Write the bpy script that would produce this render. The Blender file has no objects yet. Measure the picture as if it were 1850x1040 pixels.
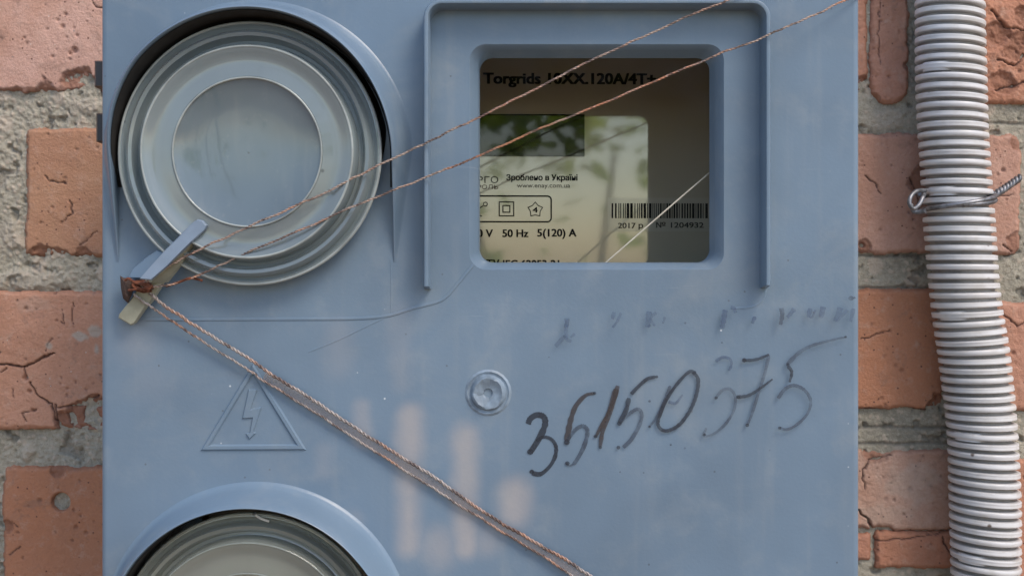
import bpy, bmesh, math, random
import numpy as np
from mathutils import Vector, Matrix
random.seed(7)
R = math.radians

# ------------------------------------------------------------------ camera, sky, sun
D = 0.42                 # lens to the front of the meter box (m)
S = 0.0001845            # metres per photograph pixel on the box front
CX, CY = 925.0, 520.0
WALL = -0.14             # height of the wall face relative to the box front
scn = bpy.context.scene
cam = bpy.data.objects.new('camera', bpy.data.cameras.new('camera'))
scn.collection.objects.link(cam)
cam.location = (0, -D, 0)
cam.rotation_euler = (R(90), 0, 0)
cam.data.sensor_fit = 'HORIZONTAL'
cam.data.angle = 2 * math.atan(925 * S / D)
cam.data.clip_start = 0.01
cam.data.clip_end = 200
scn.camera = cam

SUN_DIR = Vector((0.55, -0.60, 0.95)).normalized()       # towards the light
SUN_EL = math.asin(SUN_DIR.z)
SUN_ROT = math.atan2(SUN_DIR.x, SUN_DIR.y)
world = bpy.data.worlds.new('World'); scn.world = world; world.use_nodes = True
wn = world.node_tree
bg = wn.nodes['Background']
sky = wn.nodes.new('ShaderNodeTexSky'); sky.sky_type = 'NISHITA'; sky.sun_disc = False
sky.sun_elevation = SUN_EL; sky.sun_rotation = SUN_ROT
sky.air_density = 1.0; sky.dust_density = 1.2; sky.ozone_density = 1.0
wn.links.new(sky.outputs[0], bg.inputs[0]); bg.inputs[1].default_value = 0.15
sun = bpy.data.objects.new('sun', bpy.data.lights.new('sun', 'SUN'))
scn.collection.objects.link(sun)
sun.data.energy = 1.5; sun.data.angle = R(24); sun.data.color = (1.0, 0.86, 0.70)
sun.rotation_euler = SUN_DIR.to_track_quat('Z', 'Y').to_euler()
vs = scn.view_settings
vs.view_transform = 'Standard'; vs.look = 'None'; vs.gamma = 1; vs.use_curve_mapping = False
vs.exposure = 0.62

# ------------------------------------------------------------------ helpers
col = scn.collection
def P(px, py, h=0.0):
    """point h metres in front of the box face that lies on photo pixel px,py"""
    f = (D - h) / D
    return Vector(((px - CX) * S * f, -h, (CY - py) * S * f))
def Q(px, py, h=0.0):
    """point given in box-face millimetre grid (pixel units of the face plane)"""
    return Vector(((px - CX) * S, -h, (CY - py) * S))
def empty(name, loc=(0, 0, 0)):
    o = bpy.data.objects.new(name, None); col.objects.link(o); o.location = loc; o.empty_display_size = 0.02
    bpy.context.view_layer.update()
    return o
def tag(o, label, cat, group=None, kind=None):
    o['label'] = label
    if cat: o['category'] = cat
    if group: o['group'] = group
    if kind: o['kind'] = kind
def obj(name, verts, faces, mat, parent=None, smooth=True, sharp=40):
    me = bpy.data.meshes.new(name)
    me.from_pydata([tuple(v) for v in verts], [], faces)
    return objm(name, me, mat, parent, smooth, sharp)
def objm(name, me, mat, parent=None, smooth=True, sharp=40):
    bm = bmesh.new(); bm.from_mesh(me)
    bmesh.ops.recalc_face_normals(bm, faces=bm.faces)
    bm.to_mesh(me); bm.free()
    if smooth:
        me.shade_smooth(); me.set_sharp_from_angle(angle=R(sharp))
    me.materials.append(mat)
    o = bpy.data.objects.new(name, me); col.objects.link(o)
    if parent:
        o.parent = parent
        o.matrix_parent_inverse = Matrix.Translation(-world_loc(parent))
    return o
def world_loc(o):
    v = o.location.copy()
    if o.parent: v = Vector((0, 0, 0)) if o.type == 'MESH' else v
    return v if o.type == 'EMPTY' else Vector((0, 0, 0))
def grid_faces(n, m, closed_m=False):
    f = []
    for i in range(n - 1):
        for j in range(m if closed_m else m - 1):
            a = i * m + j; b = i * m + (j + 1) % m
            f.append((a, b, b + m, a + m))
    return f
def tube(pts, r, sides=8, caps=True, radii=None):
    """verts, faces of a tube through pts"""
    pts = [Vector(p) for p in pts]; n = len(pts)
    v, f = [], []
    up = None
    for i, p in enumerate(pts):
        t = (pts[min(i + 1, n - 1)] - pts[max(i - 1, 0)]).normalized()
        if up is None:
            up = Vector((0, -1, 0)) if abs(t.y) < 0.9 else Vector((1, 0, 0))
        a = (up - t * up.dot(t)).normalized(); up = a; b = t.cross(a)
        rr = radii[i] if radii else r
        for k in range(sides):
            an = 2 * math.pi * k / sides
            v.append(p + (a * math.cos(an) + b * math.sin(an)) * rr)
    f = grid_faces(n, sides, True)
    if caps:
        f.append(tuple(range(sides))); f.append(tuple(range((n - 1) * sides, n * sides)))
    return v, f
class Mesh:
    def __init__(s): s.v = []; s.f = []
    def add(s, v, f):
        o = len(s.v); s.v += [tuple(x) for x in v]; s.f += [tuple(i + o for i in q) for q in f]; return s
    def build(s, name, mat, parent=None, smooth=True, sharp=40):
        return obj(name, s.v, s.f, mat, parent, smooth, sharp)
def spline(pts, n=12):
    """Catmull-Rom through pts"""
    pts = [Vector(p) for p in pts]
    if len(pts) < 3:
        return [pts[0].lerp(pts[-1], i / n) for i in range(n + 1)]
    ext = [pts[0] * 2 - pts[1]] + pts + [pts[-1] * 2 - pts[-2]]
    out = []
    for i in range(1, len(ext) - 2):
        a, b, c, d = ext[i - 1:i + 3]
        for k in range(n):
            t = k / n
            out.append(0.5 * ((2 * b) + (c - a) * t + (2 * a - 5 * b + 4 * c - d) * t * t + (3 * b - a - 3 * c + d) * t ** 3))
    out.append(pts[-1]); return out
def resample(pts, step):
    out = [pts[0]]; acc = 0
    for a, b in zip(pts, pts[1:]):
        L = (b - a).length
        if L < 1e-9: continue
        t = step - acc
        while t <= L:
            out.append(a.lerp(b, t / L)); t += step
        acc = (acc + L) % step
    out.append(pts[-1]); return out
def prism(poly, h0, h1, inset=0.0, conv=Q):
    """raised shape: poly in px at h0, top (inset px) at h1"""
    n = len(poly)
    cx = sum(p[0] for p in poly) / n; cy = sum(p[1] for p in poly) / n
    v = [conv(x, y, h0) for x, y in poly]
    top = offset_poly(poly, inset) if inset else poly
    v += [conv(x, y, h1) for x, y in top]
    f = [(i, (i + 1) % n, n + (i + 1) % n, n + i) for i in range(n)] + [tuple(range(n, 2 * n))]
    return v, f
def offset_poly(poly, d):
    n = len(poly); area = sum(poly[i][0] * poly[(i + 1) % n][1] - poly[(i + 1) % n][0] * poly[i][1] for i in range(n))
    s = 1 if area > 0 else -1; out = []
    for i in range(n):
        a, b, c = poly[i - 1], poly[i], poly[(i + 1) % n]
        e1 = Vector((b[0] - a[0], b[1] - a[1])).normalized(); e2 = Vector((c[0] - b[0], c[1] - b[1])).normalized()
        n1 = Vector((-e1.y, e1.x)) * s; n2 = Vector((-e2.y, e2.x)) * s
        m = (n1 + n2); m = m / max(0.35, m.dot(n1))
        out.append((b[0] + m.x * d, b[1] + m.y * d))
    return out
def rrect(x0, y0, x1, y1, r, n=8):
    out = []
    for cx, cy, a0 in ((x1 - r, y1 - r, 0), (x0 + r, y1 - r, 90), (x0 + r, y0 + r, 180), (x1 - r, y0 + r, 270)):
        for k in range(n + 1):
            a = R(a0 + 90 * k / n); out.append((cx + r * math.cos(a), cy + r * math.sin(a)))
    return out
def loft(loops, mat, name, parent, sharp=40, cap=False):
    n = len(loops[0]); v = [p for l in loops for p in l]
    f = grid_faces(len(loops), n, True)
    if cap: f.append(tuple(range((len(loops) - 1) * n, len(loops) * n)))
    return obj(name, v, f, mat, parent, True, sharp)
def box_px(x0, y0, x1, y1, h0, h1, conv=P, bev=0.0):
    return prism([(x0, y0), (x1, y0), (x1, y1), (x0, y1)], h0, h1, bev, conv)

# numpy value noise
def _hash(ix, iy, seed):
    n = (ix.astype(np.int64) * 374761393 + iy.astype(np.int64) * 668265263 + seed * 2147483647 // 7) & 0xffffffff
    n = ((n ^ (n >> 13)) * 1274126177) & 0xffffffff
    n = (n ^ (n >> 16)) & 0xffff
    return n / 65535.0
def vnoise(x, y, seed):
    ix = np.floor(x); iy = np.floor(y); fx = x - ix; fy = y - iy
    u = fx * fx * (3 - 2 * fx); w = fy * fy * (3 - 2 * fy)
    a = _hash(ix, iy, seed); b = _hash(ix + 1, iy, seed); c = _hash(ix, iy + 1, seed); d = _hash(ix + 1, iy + 1, seed)
    return (a * (1 - u) + b * u) * (1 - w) + (c * (1 - u) + d * u) * w
def fbm(x, y, seed, oct=4, gain=0.5):
    s = np.zeros_like(x); a = 1.0; tot = 0
    for o in range(oct):
        s += a * (vnoise(x * 2 ** o + 13.7 * o, y * 2 ** o + 7.1 * o, seed + o) * 2 - 1); tot += a; a *= gain
    return s / tot
def cells(x, y, seed):
    """distance to the nearest jittered lattice point, and that point's random value"""
    ix = np.floor(x); iy = np.floor(y); best = np.full_like(x, 9.0); val = np.zeros_like(x)
    for dx in (-1, 0, 1):
        for dy in (-1, 0, 1):
            jx = ix + dx; jy = iy + dy
            qx = jx + _hash(jx, jy, seed); qy = jy + _hash(jx, jy, seed + 5)
            d = np.hypot(x - qx, y - qy); m = d < best
            best = np.where(m, d, best); val = np.where(m, _hash(jx, jy, seed + 9), val)
    return best, val
def sstep(a, b, x):
    t = np.clip((x - a) / (b - a), 0, 1); return t * t * (3 - 2 * t)
def seg_dist(X, Y, pts):
    d = np.full_like(X, 1e9)
    for (ax, ay), (bx, by) in zip(pts, pts[1:]):
        vx, vy = bx - ax, by - ay; L = vx * vx + vy * vy + 1e-9
        t = np.clip(((X - ax) * vx + (Y - ay) * vy) / L, 0, 1)
        d = np.minimum(d, np.hypot(X - ax - t * vx, Y - ay - t * vy))
    return d
def sheet(name, xs, ys, H, mat, parent, attr=None):
    """height sheet over photo-pixel grid at the wall; H metres relative to the wall face"""
    X, Y = np.meshgrid(xs, ys)
    f = (D - WALL) / D
    co = np.stack([(X - CX) * S * f, -(WALL + H), (CY - Y) * S * f], -1).reshape(-1, 3).astype(np.float32)
    m, n = len(xs), len(ys)
    idx = np.arange(m * n).reshape(n, m)
    q = np.stack([idx[:-1, :-1], idx[1:, :-1], idx[1:, 1:], idx[:-1, 1:]], -1).reshape(-1, 4).astype(np.int32)
    me = bpy.data.meshes.new(name)
    me.vertices.add(len(co)); me.vertices.foreach_set('co', co.ravel())
    me.loops.add(q.size); me.loops.foreach_set('vertex_index', q.ravel())
    me.polygons.add(len(q)); me.polygons.foreach_set('loop_start', np.arange(0, q.size, 4, dtype=np.int32))
    me.update(calc_edges=True)
    if attr is not None:
        ca = me.color_attributes.new('wear', 'FLOAT_COLOR', 'POINT')
        c4 = np.concatenate([np.clip(attr, 0, 1).reshape(-1, 3), np.ones((len(co), 1))], 1).astype(np.float32)
        ca.data.foreach_set('color', c4.ravel())
    me.shade_smooth(); me.materials.append(mat)
    o = bpy.data.objects.new(name, me); col.objects.link(o); o.parent = parent
    return o

# ------------------------------------------------------------------ materials
class NT:
    def __init__(s, name):
        s.m = bpy.data.materials.new(name); s.m.use_nodes = True; s.t = s.m.node_tree
        s.b = s.t.nodes['Principled BSDF']; s.out = s.t.nodes['Material Output']
    def n(s, typ, **kw):
        nd = s.t.nodes.new('ShaderNode' + typ)
        for k, v in kw.items(): setattr(nd, k, v)
        return nd
    def l(s, a, b): s.t.links.new(a, b)
    def put(s, sock, v):
        if hasattr(v, 'is_linked') or hasattr(v, 'links'): s.l(v, sock)
        else: sock.default_value = v
    def coord(s): 
        return s.n('TexCoord').outputs['Object']
    def noise(s, scale, detail=3, rough=0.55, vec=None, dist=0):
        nd = s.n('TexNoise'); nd.inputs['Scale'].default_value = scale; nd.inputs['Detail'].default_value = detail
        nd.inputs['Roughness'].default_value = rough; nd.inputs['Distortion'].default_value = dist
        s.l(vec if vec is not None else s.coord(), nd.inputs['Vector']); return nd.outputs['Fac']
    def voro(s, scale, vec=None, out='Distance'):
        nd = s.n('TexVoronoi'); nd.inputs['Scale'].default_value = scale
        s.l(vec if vec is not None else s.coord(), nd.inputs['Vector']); return nd.outputs[out]
    def scalevec(s, v):
        nd = s.n('VectorMath', operation='MULTIPLY'); s.l(s.coord(), nd.inputs[0]); nd.inputs[1].default_value = v; return nd.outputs[0]
    def ramp(s, fac, a, b):
        nd = s.n('MapRange'); nd.interpolation_type = 'SMOOTHSTEP'
        s.put(nd.inputs[0], fac); nd.inputs[1].default_value = a; nd.inputs[2].default_value = b; return nd.outputs[0]
    def math(s, op, a, b=0.0, c=0.0):
        nd = s.n('Math', operation=op); s.put(nd.inputs[0], a); s.put(nd.inputs[1], b); s.put(nd.inputs[2], c); return nd.outputs[0]
    def mix(s, fac, a, b, mode='MIX'):
        nd = s.n('Mix', data_type='RGBA', blend_type=mode)
        s.put(nd.inputs[0], fac); s.putc(nd.inputs[6], a); s.putc(nd.inputs[7], b); return nd.outputs[2]
    def putc(s, sock, v):
        if isinstance(v, (tuple, list)): sock.default_value = (*v[:3], 1)
        else: s.l(v, sock)
    def base(s, c): s.putc(s.b.inputs['Base Color'], c)
    def set(s, **kw):
        for k, v in kw.items(): s.put(s.b.inputs[k.replace('_', ' ')], v)
    def bump(s, h, strength=0.3, dist=0.001, prev=None):
        nd = s.n('Bump'); nd.inputs['Strength'].default_value = strength; nd.inputs['Distance'].default_value = dist
        s.l(h, nd.inputs['Height'])
        if prev is not None: s.l(prev, nd.inputs['Normal'])
        s.l(nd.outputs[0], s.b.inputs['Normal']); return nd.outputs[0]

PLASTIC = (0.146, 0.212, 0.288)
def plastic(name, stains=False, base=PLASTIC, rough=0.33):
    t = NT(name)
    big = t.noise(9, 4, 0.6); mid = t.noise(60, 4, 0.65); fine = t.noise(900, 2)
    c = t.mix(t.ramp(big, 0.3, 0.7), tuple(x * 0.86 for x in base), tuple(min(1, x * 1.12) for x in base))
    dust = t.math('MULTIPLY', t.ramp(mid, 0.5, 0.78), 0.22)
    c = t.mix(dust, c, (0.33, 0.36, 0.37))
    streak = t.noise(1.0, 3, 0.6, t.scalevec((130, 130, 9)))
    c = t.mix(t.math('MULTIPLY', t.ramp(streak, 0.52, 0.8), 0.13), c, (0.36, 0.37, 0.36))
    if stains:
        sep = t.n('SeparateXYZ'); t.l(t.coord(), sep.inputs[0])
        wob = t.noise(45, 3, 0.6); wob2 = t.noise(160, 3, 0.6)
        tot = None
        for (px, ya, yb, w, k) in ((738, 752, 985, 25, .62), (840, 785, 985, 25, .60), (930, 890, 925, 30, .62), (792, 985, 992, 36, .42),
                                   (655, 735, 790, 17, .34), (880, 968, 982, 28, .32), (612, 600, 660, 28, .16), (722, 565, 690, 22, .15),
                                   (640, 940, 990, 20, .2), (250, 610, 625, 40, .2), (585, 815, 850, 18, .16), (270, 680, 690, 40, .10)):
            a = Q(px, ya); b = Q(px, yb)
            dx = t.math('ABSOLUTE', t.math('SUBTRACT', sep.outputs[0], a.x))
            dz = t.math('MAXIMUM', t.math('SUBTRACT', t.math('ABSOLUTE', t.math('SUBTRACT', sep.outputs[2], (a.z + b.z) / 2)), abs(a.z - b.z) / 2), 0.0)
            d = t.math('SQRT', t.math('ADD', t.math('MULTIPLY', dx, dx), t.math('MULTIPLY', dz, dz)))
            d = t.math('ADD', d, t.math('MULTIPLY', t.math('SUBTRACT', wob, 0.5), 0.006))
            m = t.math('MULTIPLY', t.ramp(d, w * S * 1.6, w * S * 0.1), k)
            tot = m if tot is None else t.math('MAXIMUM', tot, m)
        tot = t.math('MULTIPLY', tot, t.math('ADD', t.math('MULTIPLY', wob2, 0.6), 0.7))
        c = t.mix(t.math('MULTIPLY', tot, 0.85), c, (0.47, 0.415, 0.385))
    # specks of lime and dirt
    v = t.voro(330); vc = t.voro(330, out='Color')
    sepc = t.n('SeparateColor'); t.l(vc, sepc.inputs[0])
    spk = t.math('MULTIPLY', t.ramp(v, 0.14, 0.05), t.ramp(sepc.outputs[0], 0.984, 0.990))
    c = t.mix(spk, c, (0.62, 0.66, 0.70))
    v2 = t.voro(210); vc2 = t.voro(210, out='Color'); sepc2 = t.n('SeparateColor'); t.l(vc2, sepc2.inputs[0])
    c = t.mix(t.math('MULTIPLY', t.math('MULTIPLY', t.ramp(v2, 0.10, 0.04), t.ramp(sepc2.outputs[1], 0.982, 0.988)), 0.6), c, (0.07, 0.08, 0.10))
    # diagonal scratches
    rot = t.n('Mapping'); rot.inputs['Rotation'].default_value = (0, 0.55, 0); rot.inputs['Scale'].default_value = (22, 22, 1500); t.l(t.coord(), rot.inputs[0])
    s2 = t.noise(1.0, 2, 0.5, rot.outputs[0], 0.3)
    c = t.mix(t.math('MULTIPLY', t.ramp(s2, 0.76, 0.80), 0.22), c, (0.46, 0.50, 0.53))
    # dull bloom of settled dust
    blm = t.noise(26, 5, 0.7, None, 0.8)
    c = t.mix(t.math('MULTIPLY', t.ramp(blm, 0.48, 0.72), 0.20), c, (0.30, 0.325, 0.335))
    # hairline scuffs
    sc = t.noise(1.0, 2, 0.5, t.scalevec((30, 30, 900)), 0.6)
    c = t.mix(t.math('MULTIPLY', t.ramp(sc, 0.74, 0.80), 0.18), c, (0.45, 0.48, 0.50))
    t.base(c)
    t.set(Roughness=t.math('ADD', t.math('MULTIPLY', mid, 0.22), rough - 0.11))
    b1 = t.bump(t.noise(14, 2), 0.25, 0.004)
    t.bump(fine, 0.10, 0.0004, b1)
    return t.m
M_BOX = plastic('box_plastic'); M_PANEL = plastic('panel_plastic', True)

def clear_lid(name, tint, trans, rough):
    t = NT(name)
    n1 = t.noise(22, 3, 0.5); n2 = t.noise(240, 4, 0.7)
    c = t.mix(t.ramp(n1, 0.35, 0.65), tint, tuple(min(1, x * 1.15) for x in tint))
    c = t.mix(t.math('MULTIPLY', t.ramp(n2, 0.58, 0.75), 0.12), c, (0.48, 0.50, 0.48))
    t.base(c); t.set(Roughness=t.math('ADD', t.math('MULTIPLY', n2, 0.10), rough))
    t.b.inputs['Transmission Weight'].default_value = trans; t.b.inputs['IOR'].default_value = 1.52
    t.b.inputs['Coat Weight'].default_value = 0.8; t.b.inputs['Coat Roughness'].default_value = 0.04
    n4 = t.noise(1.0, 3, 0.6, t.scalevec((90, 90, 14)))
    c = t.mix(t.math('MULTIPLY', t.ramp(n4, 0.5, 0.75), 0.25), c, (0.40, 0.42, 0.40))
    v = t.voro(260); vc = t.voro(260, out='Color'); sp = t.n('SeparateColor'); t.l(vc, sp.inputs[0])
    c = t.mix(t.math('MULTIPLY', t.math('MULTIPLY', t.ramp(v, 0.22, 0.08), t.ramp(sp.outputs[0], 0.975, 0.985)), 0.7), c, (0.08, 0.09, 0.11))
    c = t.mix(t.math('MULTIPLY', t.math('MULTIPLY', t.ramp(v, 0.16, 0.05), t.ramp(sp.outputs[1], 0.98, 0.99)), 0.8), c, (0.6, 0.62, 0.62))
    t.base(c); t.bump(n1, 0.3, 0.003)
    return t.m
M_LID = clear_lid('weathered_lid', (0.265, 0.325, 0.345), 0.40, 0.08)
M_DISC = clear_lid('weathered_disc', (0.155, 0.205, 0.235), 0.30, 0.07)
M_LID2 = clear_lid('clear_lid', (0.46, 0.50, 0.45), 0.62, 0.05)

def simple(name, c, rough=0.5, metal=0.0, var=0.15, scale=80, bump=0.0, spec=None):
    t = NT(name); n = t.noise(scale, 4, 0.6)
    t.base(t.mix(t.ramp(n, 0.3, 0.7), tuple(x * (1 - var) for x in c), tuple(min(1, x * (1 + var)) for x in c)))
    t.set(Roughness=rough, Metallic=metal)
    if spec: t.b.inputs['IOR'].default_value = spec
    if bump: t.bump(t.noise(scale * 6, 3), bump, 0.0005)
    return t.m
M_DARKPL = simple('dark_plastic', (0.035, 0.035, 0.038), 0.5)
M_INNER = simple('inside_plastic', (0.20, 0.185, 0.16), 0.6)
M_METER = simple('meter_case', (0.33, 0.33, 0.31), 0.45)
M_INK = simple('print_ink', (0.018, 0.018, 0.02), 0.4)
M_INKG = simple('grey_ink', (0.07, 0.065, 0.06), 0.4)
M_INKR = simple('faded_red_ink', (0.20, 0.11, 0.09), 0.4)
M_LCD = simple('display_glass', (0.012, 0.012, 0.010), 0.03, spec=1.72)
M_TAB = simple('yellowed_plastic', (0.34, 0.34, 0.26), 0.4, var=0.2)
M_LATCH = simple('latch_plastic', (0.19, 0.245, 0.32), 0.33, var=0.1)
M_RING = simple('worn_ring', (0.30, 0.335, 0.33), 0.22, var=0.25, scale=60)  # paler colour stands for light caught along the cover's edges
M_OLIVE = simple('olive_gasket', (0.12, 0.125, 0.085), 0.5)
M_SHADE_LINING = simple('dirty_seal', (0.018, 0.017, 0.016), 0.8, var=0.4)  # near-black colour stands for the deep shade inside the hoods
M_BOSS = simple('scuffed_boss', (0.20, 0.262, 0.33), 0.5, var=0.22, scale=300)
M_RUST = simple('rust', (0.14, 0.045, 0.022), 0.85, var=0.55, scale=500, bump=0.6)
M_SEAL = simple('rusted_seal', (0.055, 0.03, 0.022), 0.7, var=0.5, scale=400, bump=0.5)
M_ZINC = simple('galvanised_wire', (0.20, 0.205, 0.22), 0.45, 0.7, 0.45, 300)

for _m in (M_INK, M_INKG, M_INKR): _m.node_tree.nodes['Principled BSDF'].inputs['Specular IOR Level'].default_value = 0.08
def copper(name, a, b, k):
    t = NT(name)
    n = t.noise(30, 3, 0.6); n2 = t.noise(900, 3, 0.6); n3 = t.noise(220, 2)
    c = t.mix(t.ramp(n, k - .09, k + .09), a, b)
    c = t.mix(t.math('MULTIPLY', t.ramp(n3, 0.46, 0.62), 0.8), c, (0.10, 0.07, 0.065))
    c = t.mix(t.math('MULTIPLY', t.ramp(n2, 0.58, 0.72), 0.7), c, (0.60, 0.55, 0.51))
    t.base(c); t.set(Roughness=0.5, Metallic=0.3); return t.m
M_TINNED = copper('oxidised_wire', (0.40, 0.235, 0.17), (0.38, 0.335, 0.315), 0.44)
M_COPPER = copper('copper_wire', (0.50, 0.235, 0.135), (0.40, 0.31, 0.26), 0.50)
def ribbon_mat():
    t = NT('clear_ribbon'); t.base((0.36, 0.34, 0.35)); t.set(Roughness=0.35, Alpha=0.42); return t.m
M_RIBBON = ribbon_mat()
def conduit_mat():
    t = NT('conduit_plastic'); n = t.noise(120, 4, 0.6); n2 = t.noise(25, 3)
    c = t.mix(t.ramp(n, 0.45, 0.75), (0.64, 0.64, 0.65), (0.56, 0.55, 0.535))
    c = t.mix(t.math('MULTIPLY', t.ramp(n2, 0.5, 0.7), 0.4), c, (0.60, 0.575, 0.54))
    v = t.voro(170); vc = t.voro(170, out='Color'); sp = t.n('SeparateColor'); t.l(vc, sp.inputs[0])
    c = t.mix(t.math('MULTIPLY', t.ramp(v, 0.2, 0.08), t.ramp(sp.outputs[0], 0.93, 0.95)), c, (0.16, 0.13, 0.11))
    # dust settled in the grooves
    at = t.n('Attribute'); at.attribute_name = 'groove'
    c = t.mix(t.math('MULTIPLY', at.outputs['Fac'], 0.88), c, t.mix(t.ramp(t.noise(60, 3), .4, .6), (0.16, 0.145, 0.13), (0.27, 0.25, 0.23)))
    sc = t.noise(1.0, 3, 0.6, t.scalevec((60, 60, 420)))
    c = t.mix(t.math('MULTIPLY', t.ramp(sc, 0.56, 0.72), 0.4), c, (0.40, 0.37, 0.34))
    t.base(c); t.set(Roughness=0.38); t.bump(t.noise(500, 3), 0.12, 0.0004); return t.m
M_CONDUIT = conduit_mat()

def label_mat(name, c, ior, rough):
    t = NT(name); n = t.noise(25, 3)
    t.base(t.mix(n, tuple(x * 0.92 for x in c), c)); t.set(Roughness=rough); t.b.inputs['IOR'].default_value = ior; return t.m
M_LABEL = label_mat('label_sheet', (0.72, 0.66, 0.55), 2.6, 0.042)
M_STICKER = label_mat('barcode_sticker', (0.74, 0.70, 0.62), 2.3, 0.055)
def pane_mat():
    t = NT('clear_pane'); fr = t.n('Fresnel'); fr.inputs[0].default_value = 1.09
    tr = t.n('BsdfTransparent'); gl = t.n('BsdfGlossy'); gl.inputs['Roughness'].default_value = 0.02
    tr.inputs[0].default_value = (0.96, 0.95, 0.92, 1)
    mx = t.n('MixShader'); t.l(fr.outputs[0], mx.inputs[0]); t.l(tr.outputs[0], mx.inputs[1]); t.l(gl.outputs[0], mx.inputs[2])
    t.l(mx.outputs[0], t.out.inputs[0]); return t.m
M_PANE = pane_mat()
M_SCRATCH = simple('scratch', (0.75, 0.74, 0.70), 0.5)
def marker(name, alpha, c=(0.022, 0.028, 0.042)):
    t = NT(name); n = t.noise(350, 4, 0.7); n2 = t.noise(70, 2)
    a = t.math('MULTIPLY', t.math('ADD', t.math('MULTIPLY', t.ramp(n, 0.30, 0.62), 0.5), t.math('MULTIPLY', t.ramp(n2, 0.3, 0.6), 0.5)), alpha)
    t.base(c); t.set(Roughness=0.55, Alpha=t.math('MAXIMUM', a, alpha * (0.7 if alpha == 1.0 else 0.45))); return t.m
M_MARK = [marker('marker_dense', 1.0), marker('marker_thin', 0.72, (0.05, 0.065, 0.095)), marker('marker_faded', 0.62, (0.05, 0.08, 0.15)), marker('marker_brownish', 1.0, (0.05, 0.04, 0.04))]

def brick_mat():
    t = NT('fired_clay')
    oi = t.n('ObjectInfo'); at = t.n('Attribute'); at.attribute_name = 'wear'
    sp = t.n('SeparateColor'); t.l(at.outputs['Color'], sp.inputs[0])
    n1 = t.noise(28, 5, 0.65); n2 = t.noise(160, 6, 0.75); n3 = t.noise(900, 4, 0.75)
    n5 = t.noise(70, 5, 0.7, None, 0.6)
    c = t.mix(t.ramp(n1, 0.32, 0.68), oi.outputs['Color'], t.mix(0.55, oi.outputs['Color'], (0.42, 0.205, 0.125)))
    c = t.mix(t.math('MULTIPLY', t.ramp(n2, 0.50, 0.75), 0.55), c, (0.56, 0.40, 0.32))
    c = t.mix(t.math('MULTIPLY', t.ramp(n3, 0.35, 0.75), 0.30), c, (0.30, 0.14, 0.09))
    c = t.mix(t.math('MULTIPLY', t.ramp(n5, 0.56, 0.70), 0.5), c, (0.25, 0.15, 0.115))
    v = t.voro(480); vc = t.voro(480, out='Color'); sv = t.n('SeparateColor'); t.l(vc, sv.inputs[0])
    c = t.mix(t.math('MULTIPLY', t.ramp(v, 0.28, 0.10), t.ramp(sv.outputs[0], 0.90, 0.93)), c, (0.13, 0.06, 0.045))
    c = t.mix(t.math('MULTIPLY', t.ramp(v, 0.2, 0.05), t.ramp(sv.outputs[1], 0.955, 0.97)), c, (0.66, 0.60, 0.54))
    c = t.mix(t.math('MULTIPLY', sp.outputs[0], 0.75), c, (0.26, 0.12, 0.075))     # raw broken clay
    c = t.mix(t.math('MULTIPLY', sp.outputs[1], 0.85), c, (0.09, 0.045, 0.04))     # darker cracks, pits and chip edges
    c = t.mix(t.math('MULTIPLY', sp.outputs[2], 0.80), c, (0.46, 0.41, 0.35))      # mortar smear
    t.base(c); t.set(Roughness=0.85)
    b = t.bump(n2, 0.5, 0.0010); t.bump(n3, 0.8, 0.0007, b); return t.m
M_BRICK = brick_mat()
def mortar_mat():
    t = NT('old_mortar'); at = t.n('Attribute'); at.attribute_name = 'wear'
    sp = t.n('SeparateColor'); t.l(at.outputs['Color'], sp.inputs[0])
    n1 = t.noise(22, 4, 0.6); n2 = t.noise(420, 5, 0.75); n3 = t.noise(1300, 3, 0.7)
    c = t.mix(t.ramp(n1, 0.35, 0.65), (0.29, 0.27, 0.215), (0.42, 0.39, 0.315))
    c = t.mix(t.math('MULTIPLY', t.ramp(n2, 0.42, 0.70), 0.6), c, (0.55, 0.50, 0.41))
    c = t.mix(t.math('MULTIPLY', t.ramp(n3, 0.55, 0.72), 0.55), c, (0.12, 0.11, 0.10))
    c = t.mix(t.math('MULTIPLY', sp.outputs[0], 0.7), c, (0.56, 0.47, 0.38))
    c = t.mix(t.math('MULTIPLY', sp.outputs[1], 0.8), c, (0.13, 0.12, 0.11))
    t.base(c); t.set(Roughness=0.95)
    b = t.bump(n2, 0.7, 0.0016); t.bump(n3, 0.6, 0.0007, b); return t.m
M_MORTAR = mortar_mat()
def leaf_mat():
    t = NT('leaf'); oi = t.noise(6, 2)
    t.base(t.mix(t.ramp(oi, 0.35, 0.65), (0.09, 0.20, 0.025), (0.20, 0.32, 0.05))); t.set(Roughness=0.5)
    tl = t.n('BsdfTranslucent'); tl.inputs[0].default_value = (0.50, 0.70, 0.10, 1); mx = t.n('MixShader'); mx.inputs[0].default_value = 0.55
    t.l(t.b.outputs[0], mx.inputs[1]); t.l(tl.outputs[0], mx.inputs[2]); t.l(mx.outputs[0], t.out.inputs[0])
    return t.m
M_LEAF = leaf_mat()
M_BARK = simple('bark', (0.13, 0.09, 0.06), 0.9, scale=30)

# ------------------------------------------------------------------ unseen yard ground, added for warm light bounced up from below
def unseen_soil():
    t = NT('yard_soil'); n = t.noise(3, 5, 0.6); t.base(t.mix(n, (0.26, 0.17, 0.10), (0.38, 0.26, 0.16))); t.set(Roughness=0.95); return t.m
g_ = obj('ground', [(-30, -40, -1.35), (30, -40, -1.35), (30, 3, -1.35), (-30, 3, -1.35)], [(0, 1, 2, 3)], unseen_soil(), None, False); g_['kind'] = 'structure'

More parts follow.
